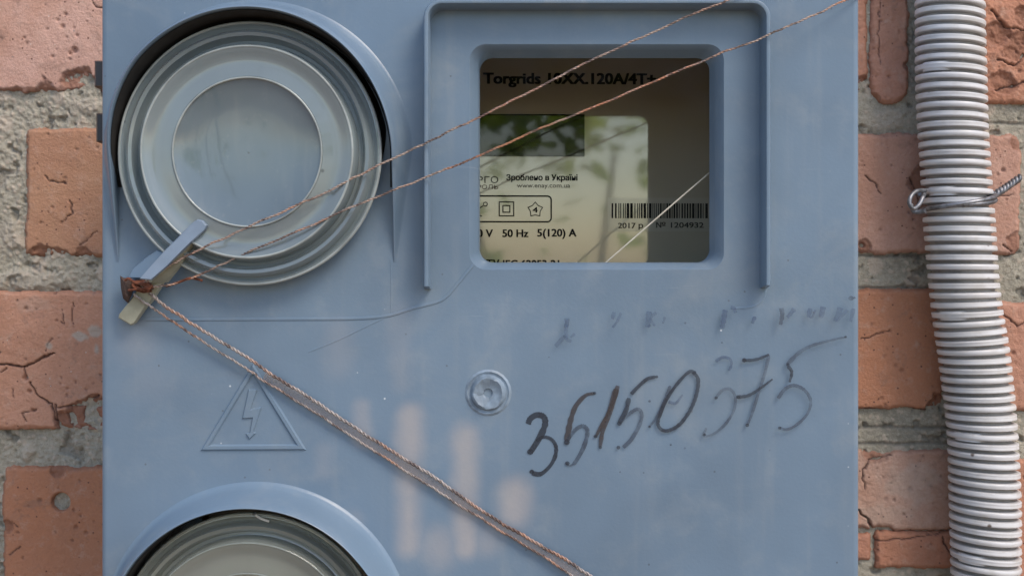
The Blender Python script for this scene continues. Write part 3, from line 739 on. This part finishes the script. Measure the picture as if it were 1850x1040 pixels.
digits = [
 ('digit_three', [(0, [(335, 614), (345, 590), (372, 573), (402, 578), (413, 602), (404, 640), (378, 690), (346, 740)], 9, 10), (0, [(372, 690), (405, 672), (440, 682), (461, 715), (457, 760), (432, 805), (392, 838), (352, 834)], 5, 7)], [(352, 828, 4), (345, 738, 5.5)]),
 ('digit_five', [(3, [(636, 474), (595, 484), (553, 528), (532, 580), (520, 630), (510, 692)], 5, 10), (1, [(510, 690), (545, 642), (580, 622), (603, 642), (595, 692), (570, 750), (540, 796)], 6, 7), (1, [(540, 796), (520, 800), (505, 788)], 3, 3)], [(636, 474, 2.6), (512, 790, 4), (510, 695, 5)]),
 ('digit_one', [(3, [(740, 440), (722, 505), (690, 575), (640, 670)], 8, 5), (3, [(733, 455), (703, 560), (672, 645), (660, 716)], 9, 6)], [(640, 668, 3.4), (661, 718, 2.8)]),
 ('digit_five', [(0, [(910, 400), (872, 410), (832, 444), (800, 478)], 4.5, 7), (0, [(790, 495), (777, 550), (747, 608)], 7, 7), (1, [(747, 608), (792, 566), (830, 545), (848, 572), (835, 622), (800, 682), (764, 718)], 5.5, 6)], [(915, 400, 2.6), (742, 718, 3.4), (747, 610, 4)]),
 ('digit_zero', [(1, [(976, 440), (950, 510), (915, 580), (882, 625)], 6, 3), (0, [(1092, 382), (1060, 378), (1010, 428), (960, 500), (930, 570), (920, 612), (938, 638), (972, 640), (1022, 610), (1070, 542), (1096, 470), (1101, 410), (1078, 378)], 5, 6), (2, [(968, 512), (1000, 518), (1032, 480)], 6, 3)], [(882, 624, 2.4)]),
 ('digit_three', [(2, [(1180, 330), (1212, 312), (1244, 320), (1251, 346), (1240, 372)], 5, 4), (1, [(1180, 496), (1210, 460), (1246, 456), (1268, 490), (1262, 550), (1226, 610), (1180, 650), (1148, 665), (1126, 662), (1138, 630)], 5, 4)], [(1130, 660, 2.6), (1182, 494, 2.8)]),
 ('digit_seven', [(0, [(1302, 326), (1360, 322), (1420, 300)], 5.5, 4), (1, [(1420, 300), (1402, 380), (1370, 480), (1342, 570), (1322, 616)], 5.5, 4), (0, [(1276, 492), (1330, 482), (1382, 450), (1436, 410)], 6, 3)], [(1308, 325, 4), (1322, 617, 3.2), (1280, 490, 3.4)]),
 ('digit_five', [(1, [(1766, 220), (1700, 235), (1622, 256), (1562, 285), (1500, 344)], 2.5, 7), (0, [(1505, 352), (1522, 378), (1512, 424)], 6, 4), (1, [(1460, 496), (1490, 456), (1530, 438), (1575, 456), (1606, 502), (1595, 560), (1550, 610), (1500, 636), (1466, 628)], 6, 4)], [(1764, 220, 2.2), (1467, 629, 2.8), (1504, 345, 3.2)]),
]
num = empty('handwritten_number', Q(1200, 740)); num.parent = mbox; num.matrix_parent_inverse = Matrix.Translation(-mbox_loc)
def under(o, root, loc):
    o.parent = root; o.matrix_parent_inverse = Matrix.Translation(-loc)
for nm, strokes, dots in digits:
    meshes = {}
    for (mi, pts, a, b) in strokes: stroke_mesh(meshes.setdefault(mi, Mesh()), pts, a, b)
    for (x, y, r) in dots: blob(meshes.setdefault(0, Mesh()), x, y, r)
    # one mesh per digit, several inks
    tot = Mesh(); mats = []; sl = []
    for mi, q in meshes.items():
        sl += [len(mats)] * len(q.f); mats.append(M_MARK[mi]); tot.add(q.v, q.f)
    o = tot.build(nm, mats[0], None, False)
    for mt in mats[1:]: o.data.materials.append(mt)
    for p, s_ in zip(o.data.polygons, sl): p.material_index = s_
    under(o, num, num.location)
fw = Mesh(); fd = Mesh()
for L, a, b in (([(510, 135), (508, 180)], 7, 5), ([(500, 215), (482, 235), (458, 262)], 5, 6), ([(498, 210), (510, 232), (530, 240)], 5, 4), ([(722, 108), (714, 140)], 6, 4), ([(880, 105), (876, 140), (872, 176)], 8, 6), ([(872, 176), (886, 166)], 3, 3),
                ([(1222, 98), (1214, 145), (1208, 182)], 7, 6), ([(1246, 88), (1262, 92), (1268, 112)], 5, 4), ([(1356, 128), (1342, 160)], 5, 4), ([(1532, 94), (1515, 115), (1500, 132)], 6, 4), ([(1604, 92), (1594, 132)], 7, 5),
                ([(1662, 84), (1650, 134)], 8, 6), ([(1738, 88), (1728, 120), (1712, 150)], 8, 5), ([(1797, 92), (1784, 152)], 6, 4), ([(950, 130), (940, 160)], 3, 3), ([(512, 140), (505, 185), (508, 232)], 5, 5), ([(545, 205), (525, 222)], 4, 3), ([(752, 112), (735, 150), (715, 178)], 4, 3), ([(910, 110), (884, 138), (905, 170)], 4, 3), ([(1626, 98), (1612, 128), (1600, 134)], 3, 3), ([(1768, 98), (1740, 130), (1720, 150)], 4, 3)):
    stroke_mesh(fw, L, a * 1.25, b * 1.25)
o = fw.build('faded_writing', M_MARK[2], mbox, False)
stroke_mesh(fd, [(1472, 90), (1476, 120), (1468, 165)], 8, 6)
for x, y, r in ((1785, 46, 4.5), (1205, 245, 1.8), (1040, 157, 2.2), (880, 508, 2.4), (975, 703, 2.0), (1038, 718, 2.0), (748, 825, 1.8), (853, 828, 1.8), (428, 310, 1.5), (1800, 44, 2)):
    sp_ = Mesh(); blob(sp_, x, y, r); sp_.build('ink_spot', M_MARK[1], mbox, False)
fd.build('ink_dash', M_MARK[1], mbox, False)

# ------------------------------------------------------------------ electricity meter behind the window
HM = -0.085
meter = empty('electricity_meter', P(1040, 700, HM - 0.045)); mloc = meter.location.copy()
tag(meter, 'grey electricity meter with dark display and barcode seen through the box window', 'electricity meter')
lp = lambda e: rrect(700 - e, 40 - e, 1440 + e, 680 + e, 30, 6)
loft([[P(x, y, HM - 0.001) for x, y in lp(0)], [P(x, y, HM - 0.004) for x, y in lp(8)], [P(x, y, -0.1335) for x, y in lp(8)]], M_METER, 'case', None, 40)
case = bpy.data.objects['case']; under(case, meter, mloc)
TILT = [R(0.0), R(0.0)]
def flat(name, poly, h, mat, parent=None):
    o = obj(name, [P(x, y, h) for x, y in poly], [tuple(range(len(poly)))], mat, None, False); under(o, parent or meter, mloc if not parent else Vector()); return o
v, f = prism(rrect(706, 46, 1434, 674, 24, 6), HM - 0.001, HM, 0, P)
plate = obj('label_plate', v, f, M_LABEL, None, False); under(plate, meter, mloc)
def onplate(o): o.parent = plate; return o
v, f = box_px(780, 207, 1056, 283, HM + .0001, HM + .0006, P); o = obj('display', v, f, M_LCD, None, False); onplate(o)
v, f = box_px(1098, 357, 1330, 418, HM + .0001, HM + .0003, P); sticker = obj('barcode_sticker', v, f, M_STICKER, None, False); onplate(sticker)
HT = HM + 0.0005
def text(s, x0, x1, base, cap, mat, name, bold=0.0, parent=plate):
    cu = bpy.data.curves.new(name, 'FONT'); cu.body = s; cu.size = 1.0; cu.offset = 0.0; cu.resolution_u = 3
    ob = bpy.data.objects.new(name, cu); col.objects.link(ob)
    me = bpy.data.meshes.new_from_object(ob.evaluated_get(bpy.context.evaluated_depsgraph_get()))
    bpy.data.objects.remove(ob); bpy.data.curves.remove(cu)
    n = len(me.vertices); co = np.empty(n * 3, np.float32); me.vertices.foreach_get('co', co); co = co.reshape(-1, 3)
    mnx, mxx = co[:, 0].min(), co[:, 0].max(); polys = [tuple(p.vertices) for p in me.polygons]
    px = x0 + (co[:, 0] - mnx) / (mxx - mnx) * (x1 - x0); py = base - co[:, 1] / 0.729 * cap
    bpy.data.meshes.remove(me)
    V, F = [], []
    w = bold * cap
    for q, (dx, dy) in enumerate(((0, 0), (-1, -.5), (1, -.5), (-1, .5), (1, .5)) if bold > 0.01 else ((0, 0),)):
        o_ = len(V); V += [P(a + dx * w, b + dy * w, HT + q * 6e-6) for a, b in zip(px.tolist(), py.tolist())]
        F += [tuple(i + o_ for i in p) for p in polys]
    o = obj(name, V, F, mat, None, False); o.parent = parent; return o
text('Torgrids 10XX.120A/4T+', 874, 1184, 152, 20, M_INK, 'printed_text', 0.06)
text('Зроблено в Україні', 915, 1043, 326, 10.5, M_INK, 'printed_text', 0.045)
text('www.enay.com.ua', 934, 1030, 339, 8.5, M_INKG, 'printed_text', 0.008)
text('РГО', 862, 900, 331, 12, M_INKG, 'printed_text', 0.01)
text('РОЛЬ', 862, 900, 342, 8, M_INKR, 'printed_text', 0.0)
text('0 V', 863, 890, 428, 14, M_INK, 'printed_text', 0.045)
text('50 Hz', 908, 954, 428, 14, M_INK, 'printed_text', 0.045)
text('5(120) A', 971, 1041, 427, 14, M_INK, 'printed_text', 0.045)
text('ТУ IEC 62053-21', 879, 1010, 483, 14, M_INK, 'printed_text', 0.045)
text('2017 р', 1117, 1162, 412, 10, M_INKG, 'printed_text', 0.035)
text('№ 1204932', 1186, 1272, 411, 10, M_INKG, 'printed_text', 0.035)
def line_loop(poly, w, name, mat=M_INK, parent=plate):
    n = len(poly); inn = offset_poly(poly, w)
    o = obj(name, [P(x, y, HT) for x, y in poly] + [P(x, y, HT) for x, y in inn], grid_faces(2, n, True), mat, None, False); o.parent = parent; return o
line_loop(rrect(760, 353, 997, 402, 8, 4), 2.6, 'printed_frame')
line_loop([(901, 364), (929, 364), (929, 391), (901, 391)], 2, 'printed_symbol', M_INKG); line_loop([(907.5, 370.5), (922, 370.5), (922, 384.5), (907.5, 384.5)], 2, 'printed_symbol', M_INKG)
star = []
for k in range(5):
    a = R(-90 + 72 * k); star.append((967 + 15 * math.cos(a), 379 + 15 * math.sin(a))); a += R(36); star.append((967 + 10 * math.cos(a), 379 + 10 * math.sin(a)))
line_loop(star, 1.6, 'printed_symbol', M_INKG); text('4', 962.5, 971, 384, 10, M_INK, 'printed_text', 0.045)
line_loop([(877 + 4.5 * math.cos(k * .785), 369 + 4.5 * math.sin(k * .785)) for k in range(8)], 1.5, 'printed_symbol', M_INKG)
for L in ([(873, 372), (864, 378)], [(864, 378), (866, 389)], [(866, 389), (871, 391)]):
    (ax, ay), (bx, by) = L; t = Vector((bx - ax, by - ay)).normalized() * 0.9
    o = flat('printed_symbol', [(ax - t.y, ay + t.x), (bx - t.y, by + t.x), (bx + t.y, by - t.x), (ax + t.y, ay - t.x)], HT + random.random() * 2e-5, M_INKG, plate)
    o.parent = plate; o.matrix_parent_inverse = Matrix.Identity(4)
x = 1105.0; bc = Mesh(); rb = random.Random(5)
while x < 1279:
    w = rb.choice((1.6, 1.6, 3.0, 4.6)); v, f = box_px(x, 367, min(x + w, 1281), 394, HT - .0001, HT, P); bc.add(v, f); x += w + rb.choice((1.8, 1.8, 3.2))
o = bc.build('barcode', M_INK, None, False); o.parent = sticker

# the meter hangs a little askew behind the window
_p = P(1080, 290, HM); _R = Matrix.Rotation(R(1.5), 3, 'Z') @ Matrix.Rotation(R(0.5), 3, 'X')
meter.location = _p + _R @ (mloc - _p); meter.rotation_euler = _R.to_euler()

# ------------------------------------------------------------------ sealing wire
sw = empty('sealing_wire', P(250, 515, .009)); swl = sw.location.copy()
tag(sw, 'twisted copper sealing wire strung across the meter box from a rusty knot', 'wire')
def twisted(pts, dia, pitch, name, mat, parent, strands=2, sides=6, phase=0.0):
    rj = random.Random(int(phase * 100) + 3); sp0 = spline(pts, 14); jt = [Vector((0, 0, 0))]
    for q in sp0[1:]: jt.append(jt[-1] * 0.8 + Vector((rj.uniform(-1, 1), rj.uniform(-1, 1) * .5, rj.uniform(-1, 1))) * 0.00016)
    path = resample([q + w_ for q, w_ in zip(sp0, jt)], pitch / 9.0); M = Mesh(); r = dia / 4; up = None; frames = []
    n = len(path)
    for i, p in enumerate(path):
        t = (path[min(i + 1, n - 1)] - path[max(i - 1, 0)]).normalized()
        if up is None: up = Vector((0, -1, 0))
        a = (up - t * up.dot(t)).normalized(); up = a; frames.append((p, a, t.cross(a)))
    for s_ in range(strands):
        pp = []
        for i, (p, a, b) in enumerate(frames):
            an = 2 * math.pi * (i / 9.0) + 2 * math.pi * s_ / strands + phase + 1.6 * math.sin(i * 0.017 + phase) + 0.8 * math.sin(i * 0.071 + 2 * phase)
            pp.append(p + (a * math.cos(an) + b * math.sin(an)) * r * 0.95)
        M.add(*tube(pp, r * 1.05, sides))
    o = M.build(name, mat, None, True, 60); under(o, parent, swl if parent is sw else Vector()); return o
pt = lambda L: [P(*q) for q in L]
twisted(pt([(258, 512, .0105), (300, 484, .0118), (330, 466, .0125), (420, 423, .0138), (520, 379, .0132), (590, 347, .0126), (690, 296, .0105), (770, 258, .0098), (865, 212, .0098), (975, 157, .0096), (1112, 88, .0094), (1221, 40, .0095), (1311, 2, .0098), (1370, -26, .0090), (1480, -85, .002), (1500, -100, -.004)]), .00084, .0027, 'strand', M_COPPER, sw)
twisted(pt([(268, 520, .0095), (310, 513, .0098), (352, 500, .0100), (400, 477, .0105), (470, 446, .0120), (560, 407, .0122), (670, 359, .0112), (770, 320, .0098), (866, 281, .0096), (985, 229, .0094), (1112, 178, .0094), (1286, 104, .0096), (1391, 62, .0098), (1450, 36, .008), (1530, 1, .0035), (1560, -14, -.001), (1570, -22, -.008)]), .00080, .0026, 'strand', M_COPPER, sw, phase=1.3)
twisted(pt([(270, 530, .0085), (284, 541, .0075), (310, 560, .0058), (345, 583, .0045), (413, 625, .0032), (482, 669, .0028), (576, 729, .0024), (686, 801, .0022), (780, 858, .0020), (812, 882, .0020), (910, 946, .0018), (1007, 1002, .0018), (1065, 1038, .0018), (1150, 1090, .0018)]), .00125, .0034, 'strand', M_TINNED, sw, phase=.5)
twisted(pt([(242, 530, .0085), (262, 546, .0070), (287, 563, .0055), (315, 582, .0040), (342, 600, .0030), (388, 629, .0022), (449, 668, .0020), (475, 685, .0018), (524, 716, .0016), (602, 765, .0016), (660, 803, .0016), (715, 840, .0016), (764, 870, .0016), (837, 917, .0016), (910, 961, .0016), (982, 1005, .0016), (1036, 1040, .0016), (1110, 1090, .0016)]), .00094, .0034, 'strand', M_TINNED, sw, phase=2.1)
# flat half-transparent grey strip between the lower pair
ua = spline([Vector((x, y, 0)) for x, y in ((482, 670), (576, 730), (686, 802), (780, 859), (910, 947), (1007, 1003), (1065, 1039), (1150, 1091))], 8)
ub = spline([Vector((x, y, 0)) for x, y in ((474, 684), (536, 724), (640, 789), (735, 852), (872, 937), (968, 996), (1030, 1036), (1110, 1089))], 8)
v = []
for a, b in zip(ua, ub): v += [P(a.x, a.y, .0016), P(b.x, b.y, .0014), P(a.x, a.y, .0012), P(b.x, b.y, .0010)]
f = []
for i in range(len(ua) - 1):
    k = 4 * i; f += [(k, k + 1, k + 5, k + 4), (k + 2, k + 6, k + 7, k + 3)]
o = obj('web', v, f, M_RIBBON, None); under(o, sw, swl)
# rusty knot and the crushed seal
kn = Mesh(); rk = random.Random(3)
for k in range(7):
    cx, cy = 257 + rk.uniform(-6, 6), 515 + rk.uniform(-5, 5); a0 = rk.uniform(0, 6); L = []
    for j in range(14):
        a = a0 + j * 0.5; rx = rk.uniform(9, 14); L.append(P(cx + rx * math.cos(a), cy + 7 * math.sin(a) + 3 * math.cos(a), .0088 + .0022 * math.sin(a * 1.0 + k)))
    kn.add(*tube(spline(L, 4), .00042, 6))
o = kn.build('knot', M_RUST, None, True, 60); under(o, sw, swl)
rr = random.Random(9); L = [(217, 498), (224, 501), (236, 502), (243, 508), (241, 522), (238, 536), (231, 548), (222, 540), (219, 522)]
o = None
v = [P(x + rr.uniform(-1, 1), y + rr.uniform(-1, 1), .0035) for x, y in L] + [P(229 + (x - 229) * .92, 520 + (y - 520) * .92, .0078 + rr.uniform(-.0008, .0008)) for x, y in L] + [P(229 + (x - 229) * .5, 520 + (y - 520) * .55, .0092 + rr.uniform(-.001, .0006)) for x, y in L]
n = len(L); o = obj('crushed_seal', v, grid_faces(3, n, True) + [tuple(range(2 * n, 3 * n))], M_SEAL, None, True, 30); under(o, sw, swl)
for L in ([(226, 506, .0098), (232, 503, .0108), (240, 508, .0112), (250, 512, .0112), (262, 516, .0110)], [(232, 524, .0098), (246, 522, .0108), (262, 520, .0112), (276, 516, .0108)], [(300, 517, .0088), (322, 510, .0098), (340, 503, .0102), (352, 503, .0092), (366, 507, .0086)]):
    v, f = tube(spline(pt(L), 5), .00045, 6); o = obj('rusty_turn', v, f, M_RUST, None); under(o, sw, swl)

# ------------------------------------------------------------------ corrugated conduit
HCON = -0.1215; RC = 0.0147
cpath = spline([P(x, y, HCON) for x, y in ((1716, -420), (1716, -200), (1716, 0), (1719, 180), (1725, 290), (1742, 520), (1761, 656), (1776, 811), (1781, 1040), (1780, 1250), (1780, 1400))], 30)
CROLL = 5.0; PITCH = 0.00402; sub = 12
cp = resample(cpath, PITCH / sub); n = len(cp); NS = 56; v = []; groove = []
prof = [0, .30, .94, 1, 1, 1, 1, 1, .94, .30, 0, 0]
marks = set(); 
for i, p in enumerate(cp):
    t = (cp[min(i + 1, n - 1)] - cp[max(i - 1, 0)]).normalized()
    t = (Matrix.Rotation(R(CROLL), 3, 'Y') @ t).normalized()
    t = (Matrix.Rotation(R(1.0), 3, 'X') @ t).normalized()
    a = Vector((0, -1, 0)); a = (a - t * a.dot(t)).normalized(); b = t.cross(a)
    rib = i // sub; e = prof[i % sub]
    jit = 0.00014 * math.sin(rib * 12.9898) + 0.00008 * math.sin(rib * 4.1 + i % sub) 
    for k in range(NS):
        an = 2 * math.pi * k / NS; ee = e
        if rib % 13 == 6 and (i % sub) in (0, 1, 9, 10, 11):          # mould joint: groove half filled on one side
            dang = (an - R(50 if b.x < 0 else -50) + math.pi) % (2 * math.pi) - math.pi
            ee = max(e, 0.86 * max(0, 1 - (abs(dang) / 0.55) ** 4))
        rr_ = RC - 0.0023 * (1 - ee) + jit
        v.append(p + (a * math.cos(an) + b * math.sin(an)) * rr_); groove.append(max(0, 1 - ee * 1.25))
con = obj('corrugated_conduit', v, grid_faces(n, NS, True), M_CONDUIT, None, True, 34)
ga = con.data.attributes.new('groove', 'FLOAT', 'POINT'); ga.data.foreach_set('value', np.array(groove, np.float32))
tag(con, 'pale grey corrugated conduit running down the brick wall beside the meter box', 'conduit')

# ------------------------------------------------------------------ tie wire round the conduit
tw = empty('tie_wire', P(1725, 366, HCON)); twl = tw.location.copy()
tag(tw, 'galvanised tie wire with a twisted end looped round the corrugated conduit', 'wire')
c0 = P(1729, 366, HCON); RW = RC + 0.0009
def around(a0, a1, z0, z1, n=20, bulge=0.0):
    out = []
    for k in range(n + 1):
        u = k / n; a = R(a0 + (a1 - a0) * u)
        out.append(Vector((c0.x + RW * math.cos(a), c0.y - RW * math.sin(a), z0 + (z1 - z0) * u + bulge * math.sin(u * math.pi))))
    return out
zof = lambda py: P(0, py, HCON).z
s1 = around(185, 12, zof(381), zof(352), 24, -0.0012)
o = obj('front_strand', *tube(s1, .00105, 10), M_ZINC, None); under(o, tw, twl)
s2 = around(100, 8, zof(374), zof(360), 14, -0.0006)
o = obj('front_strand', *tube(s2, .0009, 10), M_ZINC, None); under(o, tw, twl)
s3 = around(175, 350, zof(350), zof(358), 20); s3 = [Vector((q.x, 2 * c0.y - q.y if q.y < c0.y else q.y, q.z)) for q in s3]
o = obj('rear_strand', *tube(s3, .00095, 8), M_ZINC, None); under(o, tw, twl)
e1 = spline([P(*q) for q in ((1672, 344, -.116), (1657, 345, -.113), (1646, 354, -.111), (1643, 367, -.110), (1650, 377, -.110), (1660, 370, -.1105), (1667, 357, -.112), (1670, 350, -.116))], 7)
o = obj('loop', *tube(e1, .00095, 10), M_ZINC, None); under(o, tw, twl)
e2 = spline([P(*q) for q in ((1646, 370, -.1125), (1650, 381, -.111), (1660, 383, -.110), (1672, 381, -.108))], 7)
o = obj('loop', *tube(e2, .001, 10), M_ZINC, None); under(o, tw, twl)
tp = spline([P(*q) for q in ((1786, 358, -.1155), (1796, 352, -.1165), (1812, 342, -.120), (1828, 331, -.124), (1842, 321, -.127))], 8)
path = resample(tp, .0003); Mx = Mesh(); n = len(path)
for s_ in range(2):
    pp = []
    for i, p in enumerate(path):
        t = (path[min(i + 1, n - 1)] - path[max(i - 1, 0)]).normalized(); a = Vector((0, -1, 0)); a = (a - t * a.dot(t)).normalized(); b = t.cross(a)
        an = -2 * math.pi * i * .0003 / .0050 + math.pi * s_; pp.append(p + (a * math.cos(an) + b * math.sin(an)) * .00085)
    Mx.add(*tube(pp, .00092, 8))
o = Mx.build('twisted_tail', M_ZINC, None, True, 60); under(o, tw, twl)

# ------------------------------------------------------------------ greenery across the yard, mirrored in the meter's glass
shrub = empty('leafy_shrub', (0.3, -2.6, -1.3)); sl_ = shrub.location.copy()
tag(shrub, 'green leafy shrub mirrored in the meter display', 'shrub')
rl = random.Random(21); M = Mesh()
for k in range(980):
    while True:
        u, w_, q = rl.uniform(-1, 1), rl.uniform(-1, 1), rl.uniform(-1, 1)
        if u * u + w_ * w_ + q * q < 1: break
    c = Vector((0.55 + 1.5 * u, -2.6 + 0.6 * w_, -0.1 + 1.15 * q))
    if k < 270: c = Vector((0.14 + 0.34 * u, -2.6 + 0.3 * w_, 0.40 + 0.16 * q))
    s_ = rl.uniform(.03, .065); d = Vector((rl.uniform(-1, 1), rl.uniform(-1, 1), rl.uniform(-.9, .3))).normalized(); e = d.cross(Vector((rl.uniform(-1, 1), rl.uniform(-1, 1), 1))).normalized(); nn = d.cross(e)
    M.add([c, c + d * s_ * .5 + e * s_ * .42 + nn * s_ * .12, c + d * s_ * 1.3, c + d * s_ * .5 - e * s_ * .42 + nn * s_ * .12], [(0, 1, 2), (0, 2, 3)])
o = M.build('foliage', M_LEAF, None, False); under(o, shrub, sl_)
for k in range(7):
    a = Vector((0.3 + rl.uniform(-.1, .1), -2.6, -1.3)); b = Vector((0.5 + rl.uniform(-1.1, 1.1), -2.6 + rl.uniform(-.4, .4), rl.uniform(.2, .9)))
    o = obj('stem', *tube(spline([a, a.lerp(b, .5) + Vector((rl.uniform(-.1, .1), 0, -.1)), b], 6), .02, 7, True, [.03 - .024 * i / 12 for i in range(13)]), M_BARK, None); under(o, shrub, sl_)
